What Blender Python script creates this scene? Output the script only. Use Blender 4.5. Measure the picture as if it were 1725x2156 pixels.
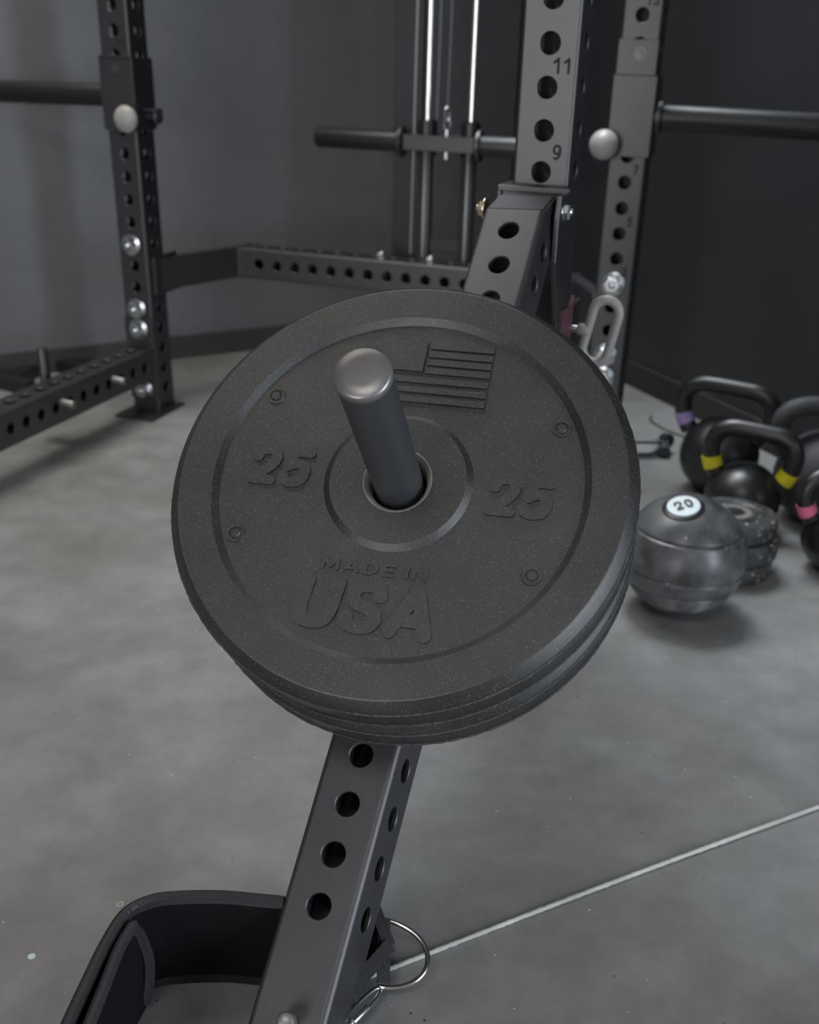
import bpy, bmesh, math, random
import numpy as np
from mathutils import Vector, Matrix
from mathutils.geometry import tessellate_polygon

random.seed(7)
for o in list(bpy.data.objects):
    bpy.data.objects.remove(o)
SC = bpy.context.scene
COL = SC.collection

# ------------------------------------------------------------ camera
IMW, IMH = 1725.0, 2156.0
F, PITCH, ROLL, CAMH, CX, CY = 2280.03, 0.4714, -0.0265, 0.8748, 859.54, 1238.85
cam_d = bpy.data.cameras.new('camera')
cam = bpy.data.objects.new('camera', cam_d)
COL.objects.link(cam)
fwd = Vector((0, math.cos(PITCH), -math.sin(PITCH)))
rt = Vector((1, 0, 0))
dn = Vector((0, -math.sin(PITCH), -math.cos(PITCH)))
cr, sr = math.cos(ROLL), math.sin(ROLL)
rt, dn = rt * cr + dn * sr, dn * cr - rt * sr
cam.matrix_world = Matrix((
    (rt.x, -dn.x, -fwd.x, 0), (rt.y, -dn.y, -fwd.y, 0), (rt.z, -dn.z, -fwd.z, CAMH), (0, 0, 0, 1)))
cam_d.sensor_fit = 'VERTICAL'
cam_d.sensor_height = 30.0
cam_d.sensor_width = 24.0
cam_d.lens = F * 30.0 / IMH
cam_d.shift_x = -(CX - IMW / 2) / IMH
cam_d.shift_y = (CY - IMH / 2) / IMH
cam_d.clip_start = 0.02
cam_d.dof.use_dof = True
cam_d.dof.focus_distance = 0.99
cam_d.dof.aperture_fstop = 5.0
SC.camera = cam

# ------------------------------------------------------------ colour management
SC.view_settings.view_transform = 'Standard'
SC.view_settings.look = 'None'
SC.view_settings.exposure = 0.0
SC.view_settings.gamma = 1.0
SC.view_settings.use_curve_mapping = False

# ------------------------------------------------------------ world and lights
w = bpy.data.worlds.new('world')
SC.world = w
w.use_nodes = True
w.node_tree.nodes['Background'].inputs[0].default_value = (0.80, 0.88, 1.0, 1)
w.node_tree.nodes['Background'].inputs[1].default_value = 0.6


def area(name, loc, target, sx, sy, power, color, spread=180):
    l = bpy.data.lights.new(name, 'AREA')
    l.shape = 'RECTANGLE'
    l.size = sx
    l.size_y = sy
    l.energy = power
    l.color = color
    l.spread = math.radians(spread)
    o = bpy.data.objects.new(name, l)
    o.location = loc
    d = Vector(target) - Vector(loc)
    o.rotation_euler = d.to_track_quat('-Z', 'Y').to_euler()
    COL.objects.link(o)
    return o


# daylight through the open side door on the right and the doorway behind, plus one ceiling lamp
DOOR_A, DOOR_B = 3.9, 5.8                               # metres along the right wall from the corner
dmid = Vector((0.300, 3.775, 0)) + Vector((0.405, -0.914, 0)) * ((DOOR_A + DOOR_B) / 2) + Vector((0.914, 0.405, 0)) * 0.16
area('side_door_daylight', (dmid.x, dmid.y, 0.95), (dmid.x - 0.914, dmid.y - 0.405, 0.9), 1.4, 1.8, 122, (0.82, 0.91, 1.0))
area('rear_doorway_daylight', (-1.8, -2.3, 0.95), (-0.2, 2.0, 0.75), 1.5, 1.8, 60, (1.0, 0.97, 0.96))
area('ceiling_lamp_rear', (-0.5, -0.55, 2.7), (0.0, 1.0, 0.4), 1.2, 0.8, 13, (1.0, 0.98, 0.97), 130)
area('ceiling_lamp_left', (-1.1, 2.3, 2.7), (-1.0, 2.35, 0), 1.3, 1.3, 15, (1.0, 0.955, 0.90), 90)
area('ceiling_lamp_right', (0.3, 2.6, 2.7), (0.8, 2.05, 0), 1.0, 1.0, 17, (0.88, 0.95, 1.0), 65)

# ------------------------------------------------------------ materials


def nodes(name):
    m = bpy.data.materials.new(name)
    m.use_nodes = True
    nt = m.node_tree
    return m, nt, nt.nodes['Principled BSDF']


def N(nt, t, **kw):
    n = nt.nodes.new(t)
    for k, v in kw.items():
        if k.startswith('i_'):
            n.inputs[k[2:].replace('_', ' ')].default_value = v
        else:
            setattr(n, k, v)
    return n


def simple(name, col, rough=0.5, metal=0.0, spec=0.5, bump=0.0, bscale=300.0, var=0.0, coat=0.0):
    m, nt, b = nodes(name)
    b.inputs['Base Color'].default_value = (*col, 1)
    b.inputs['Roughness'].default_value = rough
    b.inputs['Metallic'].default_value = metal
    b.inputs['Specular IOR Level'].default_value = spec
    b.inputs['Coat Weight'].default_value = coat
    tc = N(nt, 'ShaderNodeTexCoord')
    if bump > 0:
        n = N(nt, 'ShaderNodeTexNoise', i_Scale=bscale, i_Detail=3.0)
        nt.links.new(tc.outputs['Object'], n.inputs['Vector'])
        bp = N(nt, 'ShaderNodeBump', i_Strength=bump, i_Distance=0.001)
        nt.links.new(n.outputs['Fac'], bp.inputs['Height'])
        nt.links.new(bp.outputs['Normal'], b.inputs['Normal'])
    if var > 0:
        n = N(nt, 'ShaderNodeTexNoise', i_Scale=14.0, i_Detail=5.0)
        nt.links.new(tc.outputs['Object'], n.inputs['Vector'])
        r = N(nt, 'ShaderNodeMapRange')
        r.inputs['From Min'].default_value = 0.3
        r.inputs['From Max'].default_value = 0.7
        r.inputs['To Min'].default_value = 1 - var
        r.inputs['To Max'].default_value = 1 + var
        nt.links.new(n.outputs['Fac'], r.inputs['Value'])
        mx = N(nt, 'ShaderNodeMix', data_type='RGBA', blend_type='MULTIPLY')
        mx.inputs['Factor'].default_value = 1
        mx.inputs[6].default_value = (*col, 1)
        nt.links.new(r.outputs[0], mx.inputs[7])
        nt.links.new(mx.outputs[2], b.inputs['Base Color'])
    return m


def speckled(name, col, fleck=(0.5, 0.5, 0.5), scale=420.0, thr=0.20, keep=0.55, rough=0.55, bump=0.35, spec=0.5, vscale=9.0, vamp=0.41):
    """dark material with sparse pale flecks in it"""
    m, nt, b = nodes(name)
    tc = N(nt, 'ShaderNodeTexCoord')
    vo = N(nt, 'ShaderNodeTexVoronoi', i_Scale=scale)
    nt.links.new(tc.outputs['Object'], vo.inputs['Vector'])
    lt = N(nt, 'ShaderNodeMath', operation='LESS_THAN')
    lt.inputs[1].default_value = thr
    nt.links.new(vo.outputs['Distance'], lt.inputs[0])
    sep = N(nt, 'ShaderNodeSeparateColor')
    nt.links.new(vo.outputs['Color'], sep.inputs[0])
    gt = N(nt, 'ShaderNodeMath', operation='GREATER_THAN')
    gt.inputs[1].default_value = keep
    nt.links.new(sep.outputs[0], gt.inputs[0])
    mu = N(nt, 'ShaderNodeMath', operation='MULTIPLY')
    nt.links.new(lt.outputs[0], mu.inputs[0])
    nt.links.new(gt.outputs[0], mu.inputs[1])
    mu2 = N(nt, 'ShaderNodeMath', operation='MULTIPLY')
    pw = N(nt, 'ShaderNodeMath', operation='POWER')
    pw.inputs[1].default_value = 2.5
    nt.links.new(sep.outputs[1], pw.inputs[0])
    nt.links.new(mu.outputs[0], mu2.inputs[0])
    nt.links.new(pw.outputs[0], mu2.inputs[1])
    n = N(nt, 'ShaderNodeTexNoise', i_Scale=vscale, i_Detail=6.0, i_Roughness=0.65)
    nt.links.new(tc.outputs['Object'], n.inputs['Vector'])
    r = N(nt, 'ShaderNodeMapRange')
    r.inputs['From Min'].default_value = 0.3
    r.inputs['From Max'].default_value = 0.7
    r.inputs['To Min'].default_value = 1 - vamp
    r.inputs['To Max'].default_value = 1 + vamp
    nt.links.new(n.outputs['Fac'], r.inputs['Value'])
    mx = N(nt, 'ShaderNodeMix', data_type='RGBA', blend_type='MULTIPLY')
    mx.inputs['Factor'].default_value = 1
    mx.inputs[6].default_value = (*col, 1)
    nt.links.new(r.outputs[0], mx.inputs[7])
    mf = N(nt, 'ShaderNodeMix', data_type='RGBA')
    nt.links.new(mu2.outputs[0], mf.inputs['Factor'])
    nt.links.new(mx.outputs[2], mf.inputs[6])
    mf.inputs[7].default_value = (*fleck, 1)
    nt.links.new(mf.outputs[2], b.inputs['Base Color'])
    b.inputs['Roughness'].default_value = rough
    b.inputs['Specular IOR Level'].default_value = spec
    n2 = N(nt, 'ShaderNodeTexNoise', i_Scale=2400.0, i_Detail=2.0)
    nt.links.new(tc.outputs['Object'], n2.inputs['Vector'])
    bp = N(nt, 'ShaderNodeBump', i_Strength=bump, i_Distance=0.0005)
    nt.links.new(n2.outputs['Fac'], bp.inputs['Height'])
    nt.links.new(bp.outputs['Normal'], b.inputs['Normal'])
    return m


def concrete():
    m, nt, b = nodes('polished_concrete')
    tc = N(nt, 'ShaderNodeTexCoord')

    def noise(sc, det, ro=0.6, dist=0.0):
        n = N(nt, 'ShaderNodeTexNoise', i_Scale=sc, i_Detail=det, i_Roughness=ro, i_Distortion=dist)
        nt.links.new(tc.outputs['Object'], n.inputs['Vector'])
        return n
    a = noise(2.2, 8, 0.62, 0.4)
    cr_ = N(nt, 'ShaderNodeValToRGB')
    e = cr_.color_ramp.elements
    e[0].position, e[0].color = 0.32, (0.142, 0.134, 0.125, 1)
    e[1].position, e[1].color = 0.68, (0.250, 0.256, 0.258, 1)
    nt.links.new(a.outputs['Fac'], cr_.inputs[0])
    s = noise(11, 7, 0.7)
    r = N(nt, 'ShaderNodeMapRange')
    r.inputs['From Min'].default_value = 0.3
    r.inputs['From Max'].default_value = 0.7
    r.inputs['To Min'].default_value = 0.80
    r.inputs['To Max'].default_value = 1.17
    nt.links.new(s.outputs['Fac'], r.inputs['Value'])
    m1 = N(nt, 'ShaderNodeMix', data_type='RGBA', blend_type='MULTIPLY')
    m1.inputs['Factor'].default_value = 1
    nt.links.new(cr_.outputs[0], m1.inputs[6])
    nt.links.new(r.outputs[0], m1.inputs[7])
    # dark stains
    st = noise(6.5, 4, 0.55)
    r2 = N(nt, 'ShaderNodeMapRange')
    r2.inputs['From Min'].default_value = 0.68
    r2.inputs['From Max'].default_value = 0.80
    r2.inputs['To Min'].default_value = 1.0
    r2.inputs['To Max'].default_value = 0.62
    nt.links.new(st.outputs['Fac'], r2.inputs['Value'])
    m2 = N(nt, 'ShaderNodeMix', data_type='RGBA', blend_type='MULTIPLY')
    m2.inputs['Factor'].default_value = 1
    nt.links.new(m1.outputs[2], m2.inputs[6])
    nt.links.new(r2.outputs[0], m2.inputs[7])
    # tiny pits and white specks
    vo = N(nt, 'ShaderNodeTexVoronoi', i_Scale=70.0)
    nt.links.new(tc.outputs['Object'], vo.inputs['Vector'])
    sep = N(nt, 'ShaderNodeSeparateColor')
    nt.links.new(vo.outputs['Color'], sep.inputs[0])
    prev = m2.outputs[2]
    for ch, thr, keep, col in ((0, 0.10, 0.93, (0.05, 0.05, 0.045, 1)), (1, 0.08, 0.95, (0.55, 0.55, 0.52, 1))):
        lt = N(nt, 'ShaderNodeMath', operation='LESS_THAN')
        lt.inputs[1].default_value = thr
        nt.links.new(vo.outputs['Distance'], lt.inputs[0])
        gt = N(nt, 'ShaderNodeMath', operation='GREATER_THAN')
        gt.inputs[1].default_value = keep
        nt.links.new(sep.outputs[ch], gt.inputs[0])
        mu = N(nt, 'ShaderNodeMath', operation='MULTIPLY')
        nt.links.new(lt.outputs[0], mu.inputs[0])
        nt.links.new(gt.outputs[0], mu.inputs[1])
        mm = N(nt, 'ShaderNodeMix', data_type='RGBA')
        nt.links.new(mu.outputs[0], mm.inputs['Factor'])
        nt.links.new(prev, mm.inputs[6])
        mm.inputs[7].default_value = col
        prev = mm.outputs[2]
    nt.links.new(prev, b.inputs['Base Color'])
    rr = N(nt, 'ShaderNodeMapRange')
    rr.inputs['To Min'].default_value = 0.42
    rr.inputs['To Max'].default_value = 0.62
    nt.links.new(s.outputs['Fac'], rr.inputs['Value'])
    nt.links.new(rr.outputs[0], b.inputs['Roughness'])
    bp = N(nt, 'ShaderNodeBump', i_Strength=0.12, i_Distance=0.002)
    nt.links.new(s.outputs['Fac'], bp.inputs['Height'])
    nt.links.new(bp.outputs['Normal'], b.inputs['Normal'])
    return m


def webbing(name, col, scale=700.0, strength=0.9, rough=0.6):
    m, nt, b = nodes(name)
    tc = N(nt, 'ShaderNodeTexCoord')
    mp = N(nt, 'ShaderNodeMapping')
    mp.inputs['Rotation'].default_value = (0.5, 0.6, 0.8)
    nt.links.new(tc.outputs['Object'], mp.inputs[0])
    wv = N(nt, 'ShaderNodeTexWave', i_Scale=scale * 0.55, i_Distortion=0.6)
    nt.links.new(mp.outputs[0], wv.inputs['Vector'])
    bp = N(nt, 'ShaderNodeBump', i_Strength=strength, i_Distance=0.0015)
    nt.links.new(wv.outputs['Fac'], bp.inputs['Height'])
    nt.links.new(bp.outputs['Normal'], b.inputs['Normal'])
    mx = N(nt, 'ShaderNodeMix', data_type='RGBA')
    nt.links.new(wv.outputs['Fac'], mx.inputs['Factor'])
    mx.inputs[6].default_value = (col[0] * 0.4, col[1] * 0.4, col[2] * 0.4, 1)
    mx.inputs[7].default_value = (*col, 1)
    nt.links.new(mx.outputs[2], b.inputs['Base Color'])
    b.inputs['Roughness'].default_value = rough
    return m


M = {
    'floor': concrete(),
    'wall': simple('grey_wall_paint', (0.135, 0.142, 0.151), 0.55, var=0.05, bump=0.05, bscale=120),
    'wall_dark': simple('shaded_wall_paint', (0.024, 0.026, 0.029), 0.55, var=0.05, bump=0.05, bscale=120),  # grey wall paint darkened: the right wall's shade is in the colour
    'base': simple('baseboard_paint', (0.045, 0.043, 0.041), 0.6, var=0.15),
    'ceil': simple('ceiling_paint', (0.07, 0.07, 0.07), 0.8),
    'powder': simple('black_powder_coat', (0.013, 0.0120, 0.0145), 0.38, spec=1.0, bump=0.22, bscale=1500),
    'powder_arm': speckled('arm_powder_coat', (0.018, 0.0165, 0.0195), (0.22, 0.22, 0.23), 330, 0.10, 0.8, 0.45, 0.3, 0.9),
    'powder_dark': simple('dark_hole_lettering', (0.006, 0.006, 0.006), 0.7),
    'rubber': speckled('fleck_rubber', (0.019, 0.0185, 0.018), (0.34, 0.34, 0.34), 1000, 0.27, 0.60, 0.33, 0.40, 0.70),
    'rubber_rough': speckled('rough_torn_rubber', (0.05, 0.05, 0.052), (0.22, 0.22, 0.22), 1100, 0.45, 0.3, 0.6, 1.0, 0.5),
    'steel': simple('zinc_steel', (0.62, 0.64, 0.66), 0.22, 1.0),
    'brass': simple('yellow_zinc', (0.62, 0.55, 0.38), 0.3, 1.0),
    'insert': simple('grey_steel_insert', (0.26, 0.255, 0.245), 0.40, 0.35, bump=0.2, bscale=600),
    'chrome': simple('chrome_rod', (0.85, 0.84, 0.80), 0.12, 1.0),
    'nickel': simple('nickel_ring', (0.55, 0.53, 0.50), 0.20, 1.0),
    'peg': simple('satin_black_peg', (0.032, 0.034, 0.038), 0.36, spec=0.9, bump=0.05, bscale=1200),
    'bar': simple('black_bar_coat', (0.010, 0.010, 0.011), 0.42, spec=0.55, bump=0.05, bscale=1200),
    'web_fine': webbing('fine_black_webbing', (0.040, 0.040, 0.043), 660),
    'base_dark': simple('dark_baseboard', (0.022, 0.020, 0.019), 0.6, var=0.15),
    'cap': simple('worn_grey_cap', (0.21, 0.203, 0.197), 0.36, 0.6, bump=0.08, bscale=300, var=0.12),
    'gloss': simple('gloss_black_enamel', (0.009, 0.009, 0.010), 0.38, spec=0.7),
    'kb_grey': simple('charcoal_enamel', (0.045, 0.046, 0.050), 0.62, spec=0.4),
    'handle': simple('taupe_grip', (0.30, 0.29, 0.275), 0.42),
    'fabric': simple('black_neoprene', (0.0035, 0.004, 0.005), 0.9, spec=0.15, bump=0.3, bscale=1500),
    'web': webbing('black_webbing', (0.030, 0.030, 0.032)),
    'ball': speckled('smoky_rubber', (0.078, 0.081, 0.086), (0.6, 0.58, 0.5), 90, 0.16, 0.80, 0.36, 0.05, 0.8, 22.0, 0.8),
    'white': simple('pale_blue_white_ink', (0.62, 0.70, 0.74), 0.5),
    'black': simple('black_ink', (0.008, 0.008, 0.008), 0.6),
    'purple': simple('lilac_tape', (0.36, 0.27, 0.55), 0.45),
    'yellow': simple('yellow_tape', (0.68, 0.60, 0.01), 0.45),
    'pink': simple('pink_tape', (0.72, 0.16, 0.28), 0.45),
    'maroon': simple('maroon_reflection', (0.085, 0.035, 0.045), 0.5),  # pink reflection on the bracket put into the colour
    'change': speckled('dusty_rubber', (0.040, 0.041, 0.042), (0.85, 0.88, 0.85), 150, 0.30, 0.60, 0.36, 0.4, 0.7, 25.0, 0.7),
    'cord': simple('dirty_white_cord', (0.42, 0.43, 0.40), 0.7, bump=1.0, bscale=500, var=0.25),
    'wire': simple('steel_wire', (0.35, 0.36, 0.38), 0.35, 0.8),
    'darksteel': simple('dark_glossy_tube', (0.035, 0.036, 0.038), 0.22, spec=0.8),
}

# ------------------------------------------------------------ object helpers


def finish(bm, name, mat, parent=None, smooth=False, angle=0.6, label=None):
    bmesh.ops.remove_doubles(bm, verts=bm.verts, dist=1e-6)
    bmesh.ops.recalc_face_normals(bm, faces=bm.faces)
    me = bpy.data.meshes.new(name)
    bm.to_mesh(me)
    bm.free()
    me.materials.append(M[mat] if isinstance(mat, str) else mat)
    if smooth:
        me.polygons.foreach_set('use_smooth', [True] * len(me.polygons))
        try:
            me.set_sharp_from_angle(angle=angle)
        except Exception:
            pass
    o = bpy.data.objects.new(name, me)
    COL.objects.link(o)
    if parent:
        o.parent = parent
    if label:
        o['label'] = label
    return o


def thing(name, label, cat, mat=None, group=None):
    o = bpy.data.objects.new(name, None)
    o.empty_display_size = 0.05
    COL.objects.link(o)
    if mat is not None:
        o.matrix_world = mat
    o['label'] = label
    o['category'] = cat
    if group:
        o['group'] = group
    return o


def tag(o, label, cat, group=None):
    o['label'] = label
    o['category'] = cat
    if group:
        o['group'] = group
    return o


def mat_axes(o, x, y, z):
    return Matrix(((x[0], y[0], z[0], o[0]), (x[1], y[1], z[1], o[1]), (x[2], y[2], z[2], o[2]), (0, 0, 0, 1)))


def T(x, y, z):
    return Matrix.Translation((x, y, z))


def box(bm, x0, x1, y0, y1, z0, z1, mtx=None, bevel=0.0):
    r = bmesh.ops.create_cube(bm, size=1)
    vs = r['verts']
    for v in vs:
        v.co = Vector((x0 + (v.co.x + .5) * (x1 - x0), y0 + (v.co.y + .5) * (y1 - y0), z0 + (v.co.z + .5) * (z1 - z0)))
    if bevel > 0:
        es = list({e for v in vs for e in v.link_edges})
        rr = bmesh.ops.bevel(bm, geom=es, offset=bevel, segments=2, affect='EDGES', profile=0.5)
        vs = list({v for v in rr['verts']} | {v for v in vs if v.is_valid})
    if mtx is not None:
        bmesh.ops.transform(bm, matrix=mtx, verts=vs)
    return vs


def lathe(bm, prof, seg=48, mtx=None, closed=False):
    """revolve (r,z) pairs about Z"""
    rings = []
    vs = []
    for r, z in prof:
        if r < 1e-6:
            v = bm.verts.new((0, 0, z))
            rings.append([v])
            vs.append(v)
        else:
            ring = [bm.verts.new((r * math.cos(2 * math.pi * i / seg), r * math.sin(2 * math.pi * i / seg), z)) for i in range(seg)]
            rings.append(ring)
            vs += ring
    pairs = list(zip(rings[:-1], rings[1:]))
    if closed:
        pairs.append((rings[-1], rings[0]))
    for a, b in pairs:
        for i in range(seg):
            j = (i + 1) % seg
            if len(a) == 1 and len(b) == 1:
                continue
            if len(a) == 1:
                bm.faces.new((a[0], b[i], b[j]))
            elif len(b) == 1:
                bm.faces.new((a[i], b[0], a[j]))
            else:
                bm.faces.new((a[i], b[i], b[j], a[j]))
    if mtx is not None:
        bmesh.ops.transform(bm, matrix=mtx, verts=vs)
    return vs


def cyl(bm, p0, p1, r, seg=24, r1=None, bev=0.0):
    p0, p1 = Vector(p0), Vector(p1)
    d = p1 - p0
    L = d.length
    q = d.to_track_quat('Z', 'Y').to_matrix().to_4x4()
    m = Matrix.Translation(p0) @ q
    r1 = r if r1 is None else r1
    if bev > 0:
        prof = [(0, 0), (r - bev, 0), (r, bev), (r1, L - bev), (r1 - bev * .3, L - bev * .3), (r1 - bev, L), (0, L)]
    else:
        prof = [(0, 0), (r, 0), (r1, L), (0, L)]
    return lathe(bm, prof, seg, m)


def tube_path(bm, pts, rad, seg=12, closed=False, scale2=1.0, up=Vector((0, 0, 1)), caps=True):
    """sweep an (elliptical) section along points; rad may be a list; scale2 squeezes along `up`"""
    pts = [Vector(p) for p in pts]
    n = len(pts)
    rads = rad if isinstance(rad, (list, tuple)) else [rad] * n
    rings = []
    for i, p in enumerate(pts):
        if closed:
            t = (pts[(i + 1) % n] - pts[i - 1]).normalized()
        else:
            t = (pts[min(i + 1, n - 1)] - pts[max(i - 1, 0)]).normalized()
        s = t.cross(up)
        if s.length < 1e-4:
            s = t.cross(Vector((0, 1, 0)))
        s.normalize()
        b = s.cross(t).normalized()
        rings.append([bm.verts.new(p + s * math.cos(2 * math.pi * k / seg) * rads[i] + b * math.sin(2 * math.pi * k / seg) * rads[i] * scale2) for k in range(seg)])
    m = n if closed else n - 1
    for i in range(m):
        a, b = rings[i], rings[(i + 1) % n]
        for k in range(seg):
            j = (k + 1) % seg
            bm.faces.new((a[k], a[j], b[j], b[k]))
    if not closed and caps:
        bm.faces.new(rings[0])
        bm.faces.new(list(reversed(rings[-1])))


def smooth_path(pts, per=8, closed=False):
    pts = [Vector(p) for p in pts]
    n = len(pts)
    out = []
    rng = n if closed else n - 1
    for i in range(rng):
        p0 = pts[(i - 1) % n] if (closed or i > 0) else pts[0]
        p1, p2 = pts[i], pts[(i + 1) % n]
        p3 = pts[(i + 2) % n] if (closed or i + 2 < n) else pts[-1]
        for k in range(per):
            t = k / per
            out.append(0.5 * ((2 * p1) + (-p0 + p2) * t + (2 * p0 - 5 * p1 + 4 * p2 - p3) * t * t + (-p0 + 3 * p1 - 3 * p2 + p3) * t ** 3))
    if not closed:
        out.append(pts[-1])
    return out


PITCH_H = 0.0508


def perf_tube(bm, z0, ncell, holes='FBLR', w=0.0762, rc=0.005, th=0.0048, hr=0.0130, skip=(), lead=0.0, tail=0.0, seg=24, mtx=None):
    """square tube along +Z with a round hole centred in every PITCH_H cell on the chosen sides"""
    h = w / 2
    a = h - rc
    vs0 = set(bm.verts)
    # side frames: origin at side centre, tangent s, normal nrm
    sides = {'F': ((0, -1), (1, 0)), 'R': ((1, 0), (0, 1)), 'B': ((0, 1), (-1, 0)), 'L': ((-1, 0), (0, -1))}
    zend = z0 + ncell * PITCH_H

    def P(nrm, tan, t, d, z):
        return bm.verts.new((nrm[0] * (h - d) + tan[0] * t, nrm[1] * (h - d) + tan[1] * t, z))

    def flat(nrm, tan, za, zb):
        for d in (0, th):
            ta = a if d == 0 else a
            bm.faces.new((P(nrm, tan, -ta, d, za), P(nrm, tan, ta, d, za), P(nrm, tan, ta, d, zb), P(nrm, tan, -ta, d, zb)))
    for key, (nrm, tan) in sides.items():
        if lead:
            flat(nrm, tan, z0 - lead, z0)
        if tail:
            flat(nrm, tan, zend, zend + tail)
        for c in range(ncell):
            za, zb = z0 + c * PITCH_H, z0 + (c + 1) * PITCH_H
            if key not in holes or (key, c) in skip:
                flat(nrm, tan, za, zb)
                continue
            zc = (za + zb) / 2
            hh = PITCH_H / 2
            circ = {}
            outer = {}
            for d in (0, th):
                cl, ol = [], []
                for k in range(seg):
                    an = 2 * math.pi * (k + 0.5) / seg
                    cx, cz = math.cos(an), math.sin(an)
                    rr_ = hr + (0.0009 if d == 0 else 0)
                    cl.append(P(nrm, tan, rr_ * cx, d, zc + rr_ * cz))
                    # ray to rectangle
                    s = min(a / abs(cx) if abs(cx) > 1e-9 else 1e9, hh / abs(cz) if abs(cz) > 1e-9 else 1e9)
                    ol.append(P(nrm, tan, s * cx, d, zc + s * cz))
                circ[d], outer[d] = cl, ol
                corners = {}
                for k in range(seg):
                    j = (k + 1) % seg
                    x0_, zz0 = s_t(ol[k], nrm, tan, zc)
                    x1_, zz1 = s_t(ol[j], nrm, tan, zc)
                    on_side0 = abs(abs(x0_) - a) < 1e-6
                    on_side1 = abs(abs(x1_) - a) < 1e-6
                    if on_side0 != on_side1:
                        cxs = a if (x0_ + x1_) > 0 else -a
                        czs = hh if (zz0 + zz1) > 0 else -hh
                        cv = P(nrm, tan, cxs, d, zc + czs)
                        bm.faces.new((cl[k], ol[k], cv, ol[j], cl[j]))
                    else:
                        bm.faces.new((cl[k], ol[k], ol[j], cl[j]))
            # bore, with a small chamfer ring
            mid = []
            for k in range(seg):
                an = 2 * math.pi * (k + 0.5) / seg
                mid.append(P(nrm, tan, hr * math.cos(an), 0.0009, zc + hr * math.sin(an)))
            for k in range(seg):
                j = (k + 1) % seg
                bm.faces.new((circ[0][k], circ[0][j], mid[j], mid[k]))
                bm.faces.new((mid[k], mid[j], circ[th][j], circ[th][k]))
    # rounded corners
    zA, zB = z0 - lead, zend + tail
    for sx, sy in ((1, 1), (-1, 1), (-1, -1), (1, -1)):
        a0 = math.atan2(sy, sx) - math.pi / 4
        pr = None
        for k in range(7):
            an = a0 + math.pi / 2 * k / 6
            x, y = sx * a + rc * math.cos(an), sy * a + rc * math.sin(an)
            cur = (bm.verts.new((x, y, zA)), bm.verts.new((x, y, zB)))
            if pr:
                bm.faces.new((pr[0], cur[0], cur[1], pr[1]))
            pr = cur
    # end rims
    for z in (zA, zB):
        for nrm, tan in sides.values():
            bm.faces.new((P(nrm, tan, -a, 0, z), P(nrm, tan, a, 0, z), P(nrm, tan, a, th, z), P(nrm, tan, -a, th, z)))
    vs = [v for v in bm.verts if v not in vs0]
    if mtx is not None:
        bmesh.ops.transform(bm, matrix=mtx, verts=vs)
    return vs


def s_t(v, nrm, tan, zc):
    return v.co.x * tan[0] + v.co.y * tan[1], v.co.z - zc


# stroke letters: (smooth?, points) on a unit box
GLYPH = {
    '0': (0.8, [(1, [(.5, 1), (.1, .85), (0, .5), (.1, .15), (.5, 0), (.9, .15), (1, .5), (.9, .85), (.5, 1)])]),
    '1': (0.45, [(0, [(0, .74), (.75, 1), (.75, 0)])]),
    '2': (0.85, [(1, [(.02, .72), (.12, .92), (.5, 1), (.88, .92), (.98, .70), (.85, .48), (.48, .25), (.05, 0)]), (0, [(.05, 0), (1, 0)])]),
    '3': (0.8, [(1, [(.03, .82), (.2, .96), (.5, 1), (.85, .92), (.92, .74), (.75, .57), (.45, .53)]), (1, [(.45, .53), (.85, .47), (1, .25), (.85, .06), (.5, 0), (.15, .05), (0, .2)])]),
    '5': (0.85, [(0, [(.97, 1), (.22, 1), (.10, .50)]), (1, [(.10, .50), (.45, .62), (.85, .55), (1, .31), (.85, .07), (.45, 0), (.12, .05), (0, .19)])]),
    '7': (0.8, [(0, [(0, 1), (1, 1), (.35, 0)])]),
    '9': (0.8, [(1, [(.95, .68), (.85, .45), (.5, .38), (.12, .48), (0, .7), (.14, .93), (.5, 1), (.88, .92), (1, .65), (.9, .25), (.55, 0), (.15, .04)])]),
    'A': (1.0, [(0, [(0, 0), (.5, 1), (1, 0)]), (0, [(.22, .30), (.78, .30)])]),
    'B': (0.8, [(0, [(0, 0), (0, 1)]), (1, [(0, 1), (.6, 1), (.85, .78), (.6, .53), (0, .53)]), (1, [(0, .53), (.7, .53), (1, .27), (.7, 0), (0, 0)])]),
    'D': (0.85, [(0, [(0, 0), (0, 1)]), (1, [(0, 1), (.5, 1), (.9, .8), (1, .5), (.9, .2), (.5, 0), (0, 0)])]),
    'E': (0.75, [(0, [(1, 1), (0, 1), (0, 0), (1, 0)]), (0, [(0, .5), (.85, .5)])]),
    'I': (0.0, [(0, [(.5, 0), (.5, 1)])]),
    'L': (0.7, [(0, [(0, 1), (0, 0), (1, 0)])]),
    'M': (1.15, [(0, [(0, 0), (.05, 1), (.5, .25), (.95, 1), (1, 0)])]),
    'N': (0.85, [(0, [(0, 0), (0, 1), (1, 0), (1, 1)])]),
    'S': (0.85, [(1, [(.95, .78), (.82, .95), (.5, 1), (.15, .93), (.03, .74), (.2, .57), (.5, .5), (.82, .41), (.97, .23), (.83, .05), (.5, 0), (.15, .05), (0, .22)])]),
    'U': (0.9, [(0, [(0, 1), (0, .38)]), (1, [(0, .38), (.12, .08), (.5, 0), (.88, .08), (1, .38)]), (0, [(1, .38), (1, 1)])]),
}


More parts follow.
